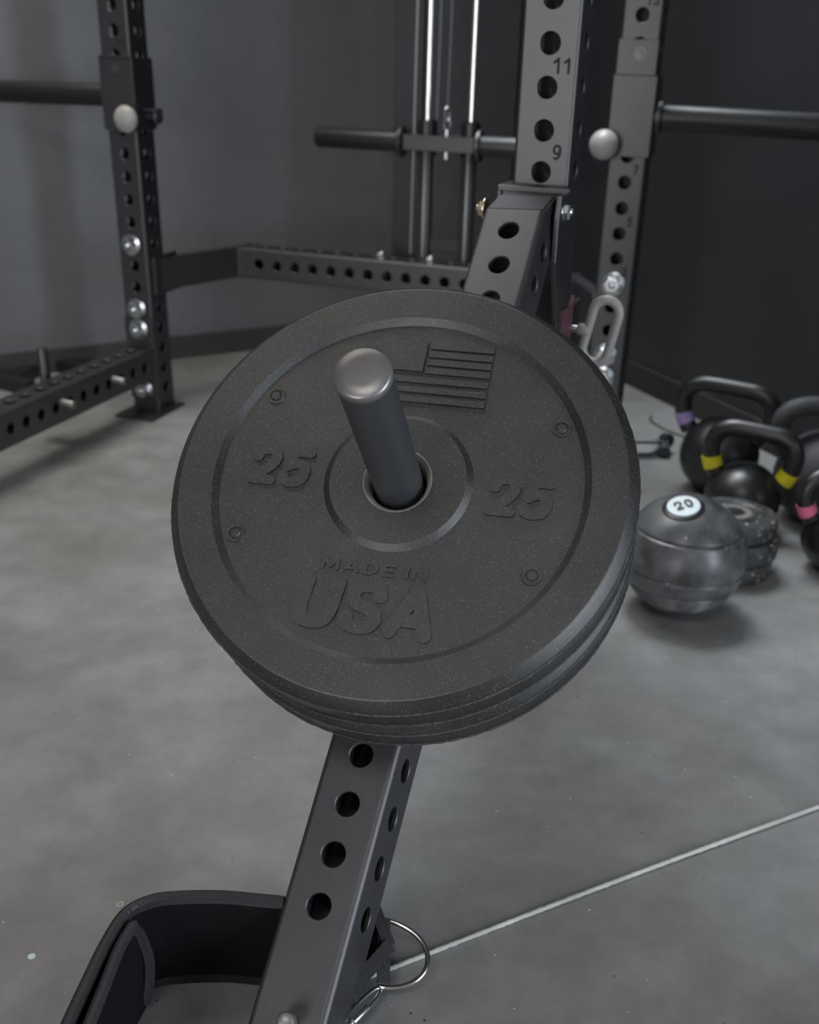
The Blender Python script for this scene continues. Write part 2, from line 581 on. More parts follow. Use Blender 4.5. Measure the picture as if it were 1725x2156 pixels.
def text_bm(bm, s, x0, x1, y0, y1, depth, mtx, stroke=0.2, gap=0.35, shear=0.0, space=0.45, seg=14):
    """stroke lettering fitted to the rectangle x0..x1,y0..y1 in the XY plane, raised to z=depth; stroke is relative to the height"""
    H = y1 - y0
    sw = stroke * H
    gw = [GLYPH[c][0] if c != ' ' else None for c in s]
    ngap = 0.0
    tot_w, tot_fix = 0.0, 0.0
    for i, g in enumerate(gw):
        if g is None:
            tot_fix += space * H
        else:
            tot_w += g
            tot_fix += sw + (gap * sw if i < len(s) - 1 else 0)
    k = max(1e-6, (x1 - x0 - tot_fix - shear * H * 0.0) / max(tot_w, 1e-6))
    x = x0
    r = sw / 2
    for i, c in enumerate(s):
        if c == ' ':
            x += space * H
            continue
        wd, strokes = GLYPH[c]
        segs = []
        for smooth, pts in strokes:
            P = []
            for gx, gy in pts:
                yy = y0 + r + gy * (H - sw)
                P.append((x + r + gx * wd * k + shear * (yy - (y0 + y1) / 2), yy, 0))
            if smooth:
                P = smooth_path(P, 5)
            for a_, b_ in zip(P[:-1], P[1:]):
                segs.append((a_[0], a_[1], b_[0], b_[1]))
        x += wd * k + sw + gap * sw
        glyph_solid(bm, segs, r, depth, mtx)


def glyph_solid(bm, segs, r, depth, mtx):
    """one raised letter: outline of its strokes' union by marching squares on their distance field"""
    sw = 2 * r
    S = np.array(segs)
    st = sw / 12
    gx0, gy0 = S[:, [0, 2]].min() - r - 2 * st, S[:, [1, 3]].min() - r - 2 * st
    nx = int((S[:, [0, 2]].max() + r + 2 * st - gx0) / st) + 2
    ny = int((S[:, [1, 3]].max() + r + 2 * st - gy0) / st) + 2
    GX, GY = np.meshgrid(gx0 + st * np.arange(nx), gy0 + st * np.arange(ny), indexing='ij')
    F_ = np.full(GX.shape, 1e9)
    for ax_, ay_, bx_, by_ in S:
        dx, dy = bx_ - ax_, by_ - ay_
        L2 = dx * dx + dy * dy + 1e-18
        t = np.clip(((GX - ax_) * dx + (GY - ay_) * dy) / L2, 0, 1)
        F_ = np.minimum(F_, np.hypot(GX - ax_ - t * dx, GY - ay_ - t * dy))
    F_ = F_ - r + 1e-9 * 0.37
    nxt = {}
    pos = {}

    def ept(i0, j0, i1, j1):
        key = (i0, j0, i1, j1)
        if key not in pos:
            f0, f1 = F_[i0, j0], F_[i1, j1]
            t = f0 / (f0 - f1)
            pos[key] = (gx0 + st * (i0 + (i1 - i0) * t), gy0 + st * (j0 + (j1 - j0) * t))
        return key
    inside = F_ < 0
    for i in range(nx - 1):
        for j in range(ny - 1):
            c4 = (inside[i, j], inside[i + 1, j], inside[i + 1, j + 1], inside[i, j + 1])
            n_in = sum(c4)
            if n_in == 0 or n_in == 4:
                continue
            E4 = ((i, j, i + 1, j), (i + 1, j, i + 1, j + 1), (i, j + 1, i + 1, j + 1), (i, j, i, j + 1))
            cross = [e for e in range(4) if c4[e] != c4[(e + 1) % 4]]
            # walk the cell corners anticlockwise: leaving the inside -> start, entering -> end
            outs = [e for e in cross if c4[e] and not c4[(e + 1) % 4]]
            ins_ = [e for e in cross if not c4[e] and c4[(e + 1) % 4]]
            for e in outs:
                f = min(ins_, key=lambda q: (q - e) % 4)
                nxt[ept(*E4[e])] = ept(*E4[f])
    loops = []
    left = set(nxt)
    while left:
        s0 = left.pop()
        lp = [pos[s0]]
        cur = nxt[s0]
        while cur != s0 and cur in left:
            left.discard(cur)
            lp.append(pos[cur])
            cur = nxt[cur]
        # drop slivers
        q = [lp[0]]
        for p in lp[1:]:
            if math.hypot(p[0] - q[-1][0], p[1] - q[-1][1]) > st * 0.35:
                q.append(p)
        if len(q) > 5:
            loops.append([Vector((p[0], p[1], 0)) for p in q])
    tris = tessellate_polygon([[p / st for p in lp] for lp in loops])
    flat = [p for lp in loops for p in lp]
    top = [bm.verts.new(mtx @ Vector((p.x, p.y, depth))) for p in flat]
    bot = [bm.verts.new(mtx @ Vector((p.x, p.y, 0))) for p in flat]
    for t in tris:
        try:
            bm.faces.new([top[q] for q in t])
        except ValueError:
            pass
    o_ = 0
    for lp in loops:
        m_ = len(lp)
        for i in range(m_):
            j = (i + 1) % m_
            bm.faces.new((top[o_ + i], top[o_ + j], bot[o_ + j], bot[o_ + i]))
        o_ += m_


# ------------------------------------------------------------ frames of reference
AL = 0.3376
U = Vector((math.cos(AL), -math.sin(AL), 0))           # across the rack, to the right
BK = Vector((math.sin(AL), math.cos(AL), 0))           # towards the back of the rack
ZV = Vector((0, 0, 1))
Z0 = 0.0586                                            # height of the lowest hole
LEFT = Vector((-0.6721, 2.7210, 0))
RIGHT = Vector((0.4352, 2.4022, 0))
MAIN = Vector((0.1730, 1.5611, 0))


def rack_mtx(p):
    return mat_axes(p, U, BK, ZV)


# ------------------------------------------------------------ room shell
def structure(o):
    o['kind'] = 'structure'
    return o


bm = bmesh.new()
box(bm, -5, 6, -5, 7, -0.1, 0.0)
structure(finish(bm, 'floor', 'floor'))
bm = bmesh.new()
box(bm, -5, 6, -5, 7, 2.75, 2.85)
structure(finish(bm, 'ceiling', 'ceil'))

CORNER = Vector((0.300, 3.775, 0))
WLd = Vector((-0.868, -0.497, 0)).normalized()         # along the back wall, to the left
WRd = Vector((0.405, -0.914, 0)).normalized()          # along the right wall, towards the camera side


def wall(name, p, dvec, length, out, h0=0.0, h1=2.75, th=0.1, mat='wall'):
    bm = bmesh.new()
    m = mat_axes(p, dvec, out, ZV)
    box(bm, 0, length, 0, th, h0, h1, m)
    return structure(finish(bm, name, mat))


WLo = Vector((WLd.y, -WLd.x, 0))
if WLo.y < 0:
    WLo = -WLo
WRo = Vector((WRd.y, -WRd.x, 0))
if WRo.x < 0:
    WRo = -WRo
wall('wall_back', CORNER, WLd, 4.2, WLo)
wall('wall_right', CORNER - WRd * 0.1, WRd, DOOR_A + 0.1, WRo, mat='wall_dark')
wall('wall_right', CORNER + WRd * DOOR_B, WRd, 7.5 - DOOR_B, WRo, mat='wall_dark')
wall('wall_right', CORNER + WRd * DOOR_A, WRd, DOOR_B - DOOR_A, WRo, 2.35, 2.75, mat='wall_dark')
wall('baseboard_back', CORNER - WLo * 0.012 + WLd * 0.012, WLd, 4.1, WLo, 0.0, 0.066, 0.0119, 'base')
wall('baseboard_right', CORNER - WRo * 0.012, WRd, DOOR_A, WRo, 0.0, 0.066, 0.0119, 'base_dark')
PL = CORNER + WLd * 4.2
wall('wall_left', PL, Vector((0, -1, 0)), 4.9, Vector((-1, 0, 0)))
# rear wall left and right of the wide doorway behind the camera
bm = bmesh.new()
box(bm, -3.6, -3.1, -3.1, -3.0, 0, 2.75)
box(bm, -3.1, 3.3, -3.1, -3.0, 2.5, 2.75)
structure(finish(bm, 'wall_rear', 'wall'))


# ------------------------------------------------------------ power rack
rack = thing('power_rack', 'black perforated steel rack standing in the corner, uprights bolted to a rear crossmember', 'power rack',
             rack_mtx(Vector((0, 0, 0))))
RINV = rack_mtx(Vector((0, 0, 0))).inverted()


def loc(p):
    return RINV @ Vector(p)


def bolt_mesh(kind='rack'):
    """washer, hex head and domed end, pointing along -Y"""
    bm = bmesh.new()
    rot = Matrix.Rotation(math.pi / 2, 4, 'X')
    lathe(bm, [(0, 0), (0.0205, 0), (0.0215, 0.001), (0.0215, 0.003), (0.0195, 0.004), (0, 0.004)], 32, rot)
    lathe(bm, [(0, 0.004), (0.0165, 0.004), (0.0165, 0.012), (0.0140, 0.0155), (0, 0.0158)], 6, rot)
    lathe(bm, [(0, 0.0150), (0.0075, 0.0150), (0.0070, 0.0195), (0.004, 0.0215), (0, 0.022)], 20, rot)
    return bm


def add_bolt(parent, m, mat='steel', scale=1.0, name='bolt'):
    bm = bolt_mesh()
    bmesh.ops.transform(bm, matrix=m @ Matrix.Scale(scale, 4), verts=bm.verts)
    return finish(bm, name, mat, parent, True, 0.5)


NCELL = 43


def upright(base, numbers, bolts, plate=True):
    p = loc(base)
    bm = bmesh.new()
    perf_tube(bm, Z0 - PITCH_H / 2, NCELL, lead=Z0 - PITCH_H / 2 - 0.006, mtx=T(*p))
    up = finish(bm, 'upright', 'powder', rack)
    if plate:
        bm = bmesh.new()
        box(bm, -0.046, 0.064, -0.115, 0.045, 0, 0.006, T(*p), 0.001)
        finish(bm, 'base_plate', 'powder', up)
    for n_ in numbers:
        z = Z0 + NUM_Z[n_] * PITCH_H
        bm = bmesh.new()
        m = T(*p) @ mat_axes((0.0, -0.0381, z), (1, 0, 0), (0, 0, 1), (0, -1, 0))
        xa, xb = (0.0140, 0.0255) if n_ < 10 else (0.0060, 0.0295)
        text_bm(bm, str(n_), xa, xb, -0.0095, 0.0095, 0.0004, m, stroke=0.17, gap=1.0 if n_ > 9 else 0.3)
        finish(bm, 'hole_number', 'powder_dark', up)
    for k in bolts:
        add_bolt(up, T(*p) @ T(0, -0.0381 - 0.004, Z0 + k * PITCH_H), scale=1.15)
    return up


NUM_Z = {1: 5.5, 3: 7.5, 5: 9.5, 7: 11.5, 9: 13.5, 11: 15.5, 13: 17.5, 15: 19.5, 17: 21.5}
up_l = upright(LEFT, (9, 11, 13, 15, 17), (0, 3, 4, 7))
up_r = upright(RIGHT, (3, 5, 7, 13, 15), (0, 3, 4, 7))
up_m = upright(MAIN, (9, 11, 13, 15), (0, 3, 4))

# rear crossmember with slanted ends
pl, pr = loc(LEFT), loc(RIGHT)
YB = (pl.y + pr.y) / 2 + 0.205
XL, XR = pl.x + 0.135, pr.x - 0.135
ZC = 0.338
cm = None
bm = bmesh.new()
n_c = int((XR - XL - 0.02) / PITCH_H)
L0 = XR - XL
ld = (L0 - n_c * PITCH_H) / 2
mt = mat_axes((XL, YB + 0.038, ZC), (0, 0, -1), (0, 1, 0), (1, 0, 0))
perf_tube(bm, ld, n_c, holes='FBLR', lead=ld, tail=ld, mtx=mt)
cm = finish(bm, 'crossmember', 'powder', rack)
for sgn, xe, pu in ((-1, XL, pl), (1, XR, pr)):
    bm = bmesh.new()
    a_ = Vector((pu.x - sgn * 0.046, pu.y + 0.0, ZC))
    # slanted box between upright flank and crossmember end
    x_in = pu.x - sgn * 0.044
    quad = [(x_in, pu.y + 0.005), (x_in, pu.y + 0.081), (xe, YB + 0.076), (xe, YB)]
    vs = []
    for z in (ZC - 0.038, ZC + 0.038):
        vs.append([bm.verts.new((x, y, z)) for x, y in quad])
    bm.faces.new(vs[0]); bm.faces.new(vs[1])
    for i in range(4):
        j = (i + 1) % 4
        bm.faces.new((vs[0][i], vs[0][j], vs[1][j], vs[1][i]))
    bmesh.ops.recalc_face_normals(bm, faces=bm.faces)
    bmesh.ops.bevel(bm, geom=list(bm.edges), offset=0.003, segments=2, affect='EDGES')
    gus = finish(bm, 'slanted_end', 'powder', cm)
    bm = bmesh.new()
    box(bm, min(pu.x - sgn * 0.038, pu.x - sgn * 0.046), max(pu.x - sgn * 0.038, pu.x - sgn * 0.046), pu.y - 0.020, pu.y + 0.085, ZC - 0.046, ZC + 0.046, None, 0.001)
    finish(bm, 'mounting_plate', 'powder', cm)
    bm = bmesh.new()
    lo, hi = (xe - 0.0035, xe + 0.0035)
    box(bm, lo, hi, YB - 0.0015, YB + 0.078, ZC - 0.0395, ZC + 0.0395, None, 0.0015)
    finish(bm, 'weld_seam', 'powder', cm)
# bolts that carry the cable tower through the crossmember
for xx in (0.521, 0.652):
    m_ = T(pl.x + xx, YB + 0.038, ZC + 0.038) @ Matrix.Rotation(-math.pi / 2, 4, 'X')
    add_bolt(cm, m_, scale=0.8)
    bm = bmesh.new()
    cyl(bm, (pl.x + xx + 0.006, YB + 0.038, ZC - 0.05), (pl.x + xx + 0.006, YB + 0.038, ZC + 0.038), 0.008, 16)
    finish(bm, 'bolt_shank', 'steel', cm, True)

# floor beam running from the left upright towards the camera
bm = bmesh.new()
m_ = mat_axes((pl.x, pl.y - 0.0381 - 0.006, 0.128), (1, 0, 0), (0, 0, 1), (0, -1, 0))
perf_tube(bm, 0.018, 19, holes='FBLR', lead=0.018, tail=0.01, mtx=m_)
fb = finish(bm, 'floor_beam', 'powder', rack)
bm = bmesh.new()
box(bm, pl.x - 0.0381, pl.x + 0.0381, pl.y - 0.0381 - 0.006, pl.y - 0.0381, 0.035, 0.240, None, 0.001)
finish(bm, 'mounting_plate', 'powder', fb)
for t_ in (0.225, 0.423):
    bm = bmesh.new()
    cyl(bm, (pl.x + 0.036, pl.y - t_, 0.137), (pl.x + 0.070, pl.y - t_, 0.134), 0.0085, 20, bev=0.002)
    finish(bm, 'band_peg', 'cap', fb, True)
bm = bmesh.new()
cyl(bm, (pl.x - 0.075, pl.y - 0.325, 0.095), (pl.x - 0.075, pl.y - 0.325, 0.222), 0.0125, 20, bev=0.002)
post = finish(bm, 'peg_post', 'powder', fb, True)
bm = bmesh.new()
box(bm, pl.x - 0.1, pl.x - 0.0381, pl.y - 0.345, pl.y - 0.305, 0.10, 0.112, None, 0.001)
finish(bm, 'post_bracket', 'powder', post)

# black low frame lying behind the floor beam
fl_t = thing('floor_frame', 'low black steel frame on the floor behind the left floor beam', 'frame')
for pa, pb_ in (((-1.055, 3.05), (-0.80, 2.93)), ((-1.25, 2.93), (-1.02, 2.80))):
    bm = bmesh.new()
    d_ = Vector((pb_[0] - pa[0], pb_[1] - pa[1], 0))
    L_ = d_.length
    d_.normalize()
    box(bm, 0, L_, -0.02, 0.02, 0.0, 0.035, mat_axes((pa[0], pa[1], 0), d_, Vector((-d_.y, d_.x, 0)), ZV), 0.003)
    finish(bm, 'rail', 'gloss', fl_t)
bm = bmesh.new()
box(bm, 0, 0.215, -0.015, 0.015, 0.004, 0.03, mat_axes((-1.085, 2.862, 0), Vector((0.2, 0.98, 0)).normalized(), Vector((-0.98, 0.2, 0)).normalized(), ZV), 0.002)
finish(bm, 'crossbar', 'gloss', fl_t)

# ------------------------------------------------------------ sliding trolleys with horizontal pegs
def trolley(base, side, zpeg, knob, label, top_plate, reach):
    t = thing('sliding_trolley', label, 'rack attachment', rack_mtx(base), 'trolleys with round bars on the outer uprights')
    zb = 0.667
    bm = bmesh.new()
    o, i = 0.0430, 0.0390
    for x0, x1, y0, y1 in ((-o, o, -o, -i), (-o, o, i, o), (-o, -i, -i, i), (i, o, -i, i)):
        box(bm, x0, x1, y0, y1, zb, zb + 0.150, None, 0.001)
    sl = finish(bm, 'sleeve', 'powder', t)
    bm = bmesh.new()
    box(bm, -0.0395, 0.0385, -0.0445, -0.0385, zb + 0.150, top_plate, None, 0.001)
    fp = finish(bm, 'face_plate', 'powder', t)
    bm = bmesh.new()
    rot = T(0.004, -0.0445, top_plate - 0.025) @ Matrix.Rotation(math.pi / 2, 4, 'X')
    lathe(bm, [(0, -0.001), (0.012, -0.001), (0.0125, 0.0006), (0.010, 0.001), (0.007, 0.0003), (0, 0.0003)], 24, rot)
    finish(bm, 'pin_end', 'peg', fp, True)
    bm = bmesh.new()
    cyl(bm, (side * 0.0430, 0, zpeg), (side * 0.056, 0, zpeg - 0.0005), 0.032, 40, bev=0.002)
    finish(bm, 'collar', 'powder', t, True)
    bm = bmesh.new()
    cyl(bm, (side * 0.054, 0, zpeg), (side * (0.054 + reach), 0, zpeg - 0.004), 0.0248, 40, bev=0.004)
    finish(bm, 'round_bar', 'bar', t, True)
    kx, ky, kz, flat = knob
    bm = bmesh.new()
    cyl(bm, (kx, -0.0430, kz), (kx, ky + 0.012, kz), 0.007, 20)
    finish(bm, 'pin_shaft', 'steel', t, True)
    bm = bmesh.new()
    prof = [(0.029 * math.sin(math.pi * k / 16), -0.031 * flat * math.cos(math.pi * k / 16)) for k in range(17)]
    prof[0] = (0, prof[0][1]); prof[-1] = (0, prof[-1][1])
    lathe(bm, prof, 32, T(kx, ky, kz) @ Matrix.Rotation(math.pi / 2, 4, 'X'))
    finish(bm, 'ball_knob', 'handle', t, True, 3.0)
    return t


tl = trolley(LEFT, -1, 0.738, (0.037, -0.075, 0.694, 0.55), 'black trolley on the left upright, its round bar pointing left, pale disc knob facing out', 0.822, 0.335)
tr = trolley(RIGHT, 1, 0.741, (-0.044, -0.072, 0.690, 1.0), 'grey-looking trolley on the right upright with round ball knob, bar pointing right', 0.880, 0.335)
bm = bmesh.new()
cyl(bm, (0.0455, 0, 0.698), (0.072, 0, 0.698), 0.009, 20)
cyl(bm, (0.070, 0, 0.698), (0.078, 0, 0.698), 0.0175, 28, bev=0.002)
box(bm, 0.0455, 0.0775, -0.017, 0.017, 0.708, 0.714, None, 0.001)
finish(bm, 'side_pin', 'darksteel', tl, True)

# ------------------------------------------------------------ cable tower and its carriage
YT = YB + 0.100
tow = thing('cable_tower', 'cable tower with two polished vertical guide rods rising behind the crossmember', 'cable tower', rack_mtx(LEFT + U * 0 + BK * 0))
yl = YT - pl.y
RX = (0.612, 0.722)
for x in RX:
    bm = bmesh.new()
    cyl(bm, (x, yl, 0.300), (x, yl, 2.2), 0.0078, 28)
    finish(bm, 'guide_rod', 'chrome', tow, True)
    bm = bmesh.new()
    cyl(bm, (x - 0.001, yl, 0.300), (x - 0.001, yl, 0.655), 0.0190, 32, bev=0.002)
    finish(bm, 'guide_sleeve', 'darksteel', tow, True)
bm = bmesh.new()
box(bm, 0.560, 0.775, yl - 0.021, yl + 0.055, 0.290, 0.302, None, 0.001)
finish(bm, 'foot_bracket', 'powder', tow)
bm = bmesh.new()
box(bm, RX[0] + 0.017, RX[1] - 0.018, yl - 0.006, yl + 0.012, 0.395, 0.425, None, 0.001)
finish(bm, 'spacer_bar', 'darksteel', tow)
bm = bmesh.new()
box(bm, 0.500, 0.575, yl + 0.065, yl + 0.125, 0.28, 2.2, None, 0.003)  # plain dark upright strip behind the guide rods
finish(bm, 'dark_strip', 'wall_dark', tow)
for x, y, z0_, r_ in ((0.583, yl - 0.02, 0.385, 0.0030), (0.6265, yl + 0.02, 0.40, 0.0016)):
    bm = bmesh.new()
    cyl(bm, (x, y, z0_), (x + 0.012, y, 2.2), r_, 10)
    finish(bm, 'cable', 'wire', tow, True)

car = thing('weight_carriage', 'black plate-loading carriage with a horizontal peg on each side, riding on the guide rods', 'weight carriage', rack_mtx(LEFT))
zc_ = 0.648
bm = bmesh.new()
box(bm, 0.570, 0.748, yl - 0.058, yl - 0.020, zc_ - 0.017, zc_ + 0.017, None, 0.002)
box(bm, 0.570, 0.748, yl + 0.022, yl + 0.040, zc_ - 0.017, zc_ + 0.017, None, 0.002)
body = finish(bm, 'crosshead', 'powder', car)
for x in RX:
    bm = bmesh.new()
    lathe(bm, [(0.0195, -0.03), (0.0235, -0.03), (0.0235, 0.048), (0.0195, 0.048)], 28, T(x, yl, zc_), closed=True)
    finish(bm, 'bushing', 'gloss', car, True)
for s, xa, xb in ((-1, 0.572, 0.335), (1, 0.746, 0.975)):
    bm = bmesh.new()
    cyl(bm, (xa, yl - 0.038, zc_), (xb, yl - 0.038, zc_), 0.0238, 36, bev=0.009)
    pg = finish(bm, 'plate_peg', 'bar', car, True)
    bm = bmesh.new()
    cyl(bm, (xa + s * 0.006, yl - 0.038, zc_), (xa + s * 0.016, yl - 0.038, zc_), 0.036, 36, bev=0.002)
    finish(bm, 'stop_collar', 'powder', pg, True)
bm = bmesh.new()
ring = [(0.674 + 0.008 * math.cos(a), yl - 0.038, zc_ + 0.042 + 0.014 * math.sin(a)) for a in [i * math.pi / 8 for i in range(16)]]
tube_path(bm, ring, 0.003, 8, True, up=Vector((0, 1, 0)))
ring = [(0.674 + 0.004 * math.cos(a), yl - 0.038 + 0.007 * math.cos(a), zc_ + 0.066 + 0.014 * math.sin(a)) for a in [i * math.pi / 8 for i in range(16)]]
tube_path(bm, ring, 0.003, 8, True, up=Vector((0.5, 1, 0)))
cyl(bm, (0.674, yl - 0.038, zc_ - 0.033), (0.674, yl - 0.038, zc_ + 0.032), 0.006, 14)
finish(bm, 'shackle', 'steel', car, True)
bm = bmesh.new()
cyl(bm, (0.674, yl - 0.038, zc_ + 0.078), (0.684, yl - 0.038, 2.2), 0.0014, 8)
finish(bm, 'lift_cable', 'wire', car, True)

# ------------------------------------------------------------ arm bracket on the main upright
brk = thing('arm_bracket', 'black steel hinge bracket wrapped round the middle upright, with pale loop pull handle', 'bracket', rack_mtx(MAIN))
for s in (-1, 1):
    bm = bmesh.new()
    prof = [(-0.046, 0.440), (-0.046, 0.700), (-0.145, 0.704), (-0.153, 0.680), (-0.152, 0.625), (-0.115, 0.545), (-0.095, 0.440)] if s > 0 else [(0.040, 0.440), (0.040, 0.700), (-0.050, 0.700), (-0.050, 0.440)]
    x0, x1 = (0.0485, 0.0545) if s > 0 else (-0.0545, -0.0485)
    a_ = [bm.verts.new((x0, y, z)) for y, z in prof]
    b_ = [bm.verts.new((x1, y, z)) for y, z in prof]
    bm.faces.new(a_); bm.faces.new(b_)
    for i in range(len(prof)):
        j = (i + 1) % len(prof)
        bm.faces.new((a_[i], a_[j], b_[j], b_[i]))
    bmesh.ops.recalc_face_normals(bm, faces=bm.faces)
    bmesh.ops.bevel(bm, geom=[e for e in bm.edges], offset=0.0008, segments=1, affect='EDGES')
    finish(bm, 'side_plate', 'powder', brk)
bm = bmesh.new()
box(bm, -0.0484, 0.0484, -0.072, -0.0395, 0.697, 0.704, None, 0.001)
box(bm, -0.0484, 0.0484, -0.0465, -0.0395, 0.45, 0.6968, None, 0.001)
finish(bm, 'front_shelf', 'powder', brk)
bm = bmesh.new()
box(bm, -0.0484, 0.0370, 0.0395, 0.0465, 0.45, 0.70, None, 0.001)
finish(bm, 'back_plate', 'powder', brk)
bm = bmesh.new()
box(bm, 0.0485, 0.0545, -0.0458, 0.040, 0.440, 0.545, None, 0.001)
finish(bm, 'side_plate', 'powder', brk)
bm = bmesh.new()
vs_ = [(-0.110, 0.47), (-0.030, 0.47), (-0.030, 0.563), (-0.052, 0.552), (-0.100, 0.556)]  # small plate added to carry the pink reflection as its own colour
a_ = [bm.verts.new((0.0546, y, z)) for y, z in vs_]
b_ = [bm.verts.new((0.0590, y, z)) for y, z in vs_]
bm.faces.new(a_); bm.faces.new(b_)
for i in range(5):
    bm.faces.new((a_[i], a_[(i + 1) % 5], b_[(i + 1) % 5], b_[i]))
finish(bm, 'pin_plate', 'maroon', brk, label='pin plate tinted maroon for a pink reflection')
bm = bmesh.new()
cyl(bm, (0.0590, -0.03, 0.517), (0.074, -0.03, 0.517), 0.0055, 20)
finish(bm, 'pin_shaft', 'steel', brk, True)
bm = bmesh.new()
cyl(bm, (0.067, -0.03, 0.517), (0.084, -0.03, 0.517), 0.0090, 24, bev=0.002)
pts = []
hc = (0.0995, 0.517)
HL, HW = 0.0262, 0.0180
for k in range(13):
    a = math.pi * k / 12
    pts.append((hc[0] + HW * math.cos(a), hc[1] + HL + HW * math.sin(a)))
for k in range(13):
    a = math.pi + math.pi * k / 12
    pts.append((hc[0] + HW * math.cos(a), hc[1] - HL + HW * math.sin(a)))
# dense straight runs
dense = []
for i, p in enumerate(pts):
    q = pts[(i + 1) % len(pts)]
    dense.append(p)
    if (Vector(q) - Vector(p)).length > 0.02:
        for t_ in (0.25, 0.5, 0.75):
            dense.append((p[0] + (q[0] - p[0]) * t_, p[1] + (q[1] - p[1]) * t_))
tl_ = 0.19
loop = []
for x, z in dense:
    dx, dz = x - hc[0], z - hc[1]
    loop.append((hc[0] + dx * math.cos(tl_) + dz * math.sin(tl_), -0.03, hc[1] - dx * math.sin(tl_) + dz * math.cos(tl_)))
tube_path(bm, loop, 0.0068, 16, True, up=Vector((0, 1, 0)))
finish(bm, 'loop_handle', 'handle', brk, True, 1.2, label='taupe loop pull handle')
# bolts of the hinge
for s, mt_ in ((1, 'steel'), (-1, 'brass')):
    m_ = T(0.0546 if s > 0 else -0.0400, -0.130 if s > 0 else -0.150, 0.684) @ Matrix.Rotation(s * math.pi / 2, 4, 'Z')
    add_bolt(brk, m_, mt_, 0.60, 'hinge_bolt')

# ------------------------------------------------------------ lever arm
A0 = Vector((0.1099, 1.3653, 0.6688))
A2, BE = 0.3190, 0.7384
n2 = Vector((-math.sin(A2), -math.cos(A2), 0))
u2 = Vector((math.cos(A2), -math.sin(A2), 0))
D = math.cos(BE) * n2 - math.sin(BE) * ZV
N0 = math.sin(BE) * n2 + math.cos(BE) * ZV
GA, G = -0.0593, 0.0644
NA = math.cos(GA) * N0 + math.sin(GA) * u2
UA = NA.cross(D)
if UA.x < 0:
    UA = -UA
NP = math.cos(G) * N0 + math.sin(G) * u2
arm_m = mat_axes(A0, UA, -NA, -D)
if arm_m.to_3x3().determinant() < 0:
    raise RuntimeError('arm frame')
arm = thing('lever_arm', 'long black perforated lever arm slanting down from the middle upright, carrying the plates', 'lever arm', arm_m)
bm = bmesh.new()
KEND = 20
m_ = T(0, 0.0381, 0)
perf_tube(bm, -(KEND + 0.5) * PITCH_H, KEND + 1, holes='FBLR', skip={(k_, c_) for k_ in 'FB' for c_ in range(0, 4)} | {(k_, c_) for k_ in 'LR' for c_ in range(0, 4)}, hr=0.0126, tail=0.006, rc=0.0062, mtx=m_)
# cut the foot parallel to the floor
geom = list(bm.verts) + list(bm.edges) + list(bm.faces)
inv = arm_m.inverted()
pc = inv @ Vector((0, 0, 0.004))
pn = (inv.to_3x3() @ ZV).normalized()
bmesh.ops.bisect_plane(bm, geom=geom, plane_co=pc, plane_no=pn, clear_inner=True)
tube = finish(bm, 'square_tube', 'powder_arm', arm, True, 0.5)
# hinged head cap
bm = bmesh.new()
w_ = 0.0375
prof = [(0.0, 0.0312), (0.030, 0.0800), (0.036, 0.0840), (0.058, 0.0800), (0.0762, 0.0312)]
a_ = [bm.verts.new((-w_, y, z)) for y, z in prof]
b_ = [bm.verts.new((w_, y, z)) for y, z in prof]
bm.faces.new(a_); bm.faces.new(b_)
for i in range(len(prof)):
    j = (i + 1) % len(prof)
    bm.faces.new((a_[i], a_[j], b_[j], b_[i]))
bmesh.ops.recalc_face_normals(bm, faces=bm.faces)
bmesh.ops.bevel(bm, geom=list(bm.edges), offset=0.003, segments=3, affect='EDGES')
finish(bm, 'hinge_head', 'powder_arm', arm, True, 0.4)
# little stud close to the foot
bm = bmesh.new()
cyl(bm, (0.002, 0.002, -18.12 * PITCH_H), (0.009, -0.026, -18.08 * PITCH_H), 0.0085, 24, bev=0.004)
finish(bm, 'stud', 'cap', arm, True)

# plate peg, standing on the arm
PT, PH, PLEN = 0.4263, 0.1608, 0.1855
PC = A0 + D * PT + NP * PH                              # centre of the front plate's face
inv3 = arm_m.inverted()
pb = inv3 @ (PC - NP * PH)
pt_ = inv3 @ (PC + NP * PLEN)
ax = (pt_ - pb).normalized()
bm = bmesh.new()
cyl(bm, pb - ax * 0.004, pt_ - ax * 0.003, 0.0235, 64)
peg = finish(bm, 'plate_peg', 'peg', arm, True)
bm = bmesh.new()
qm = Matrix.Translation(pt_ - ax * 0.008) @ ax.to_track_quat('Z', 'Y').to_matrix().to_4x4()
lathe(bm, [(0, 0.0), (0.0236, 0.0), (0.0243, 0.001), (0.0243, 0.0055), (0.0236, 0.0075), (0.0220, 0.0088), (0.012, 0.0096), (0, 0.0100)], 64, qm)
finish(bm, 'end_cap', 'cap', peg, True, 0.9, label='worn grey metal end cap')
bm = bmesh.new()
qm = Matrix.Translation(pb) @ ax.to_track_quat('Z', 'Y').to_matrix().to_4x4()
lathe(bm, [(0.0236, -0.002), (0.034, -0.002), (0.034, 0.026), (0.032, 0.0275), (0.0236, 0.0275)], 48, qm, closed=True)
finish(bm, 'stop_collar', 'powder', peg, True)

# ------------------------------------------------------------ bumper plates
EX = ZV.cross(NP).normalized()
if EX.x < 0:
    EX = -EX
EY = NP.cross(EX)
if EY.z < 0:
    EY = -EY
PLT = 0.0645


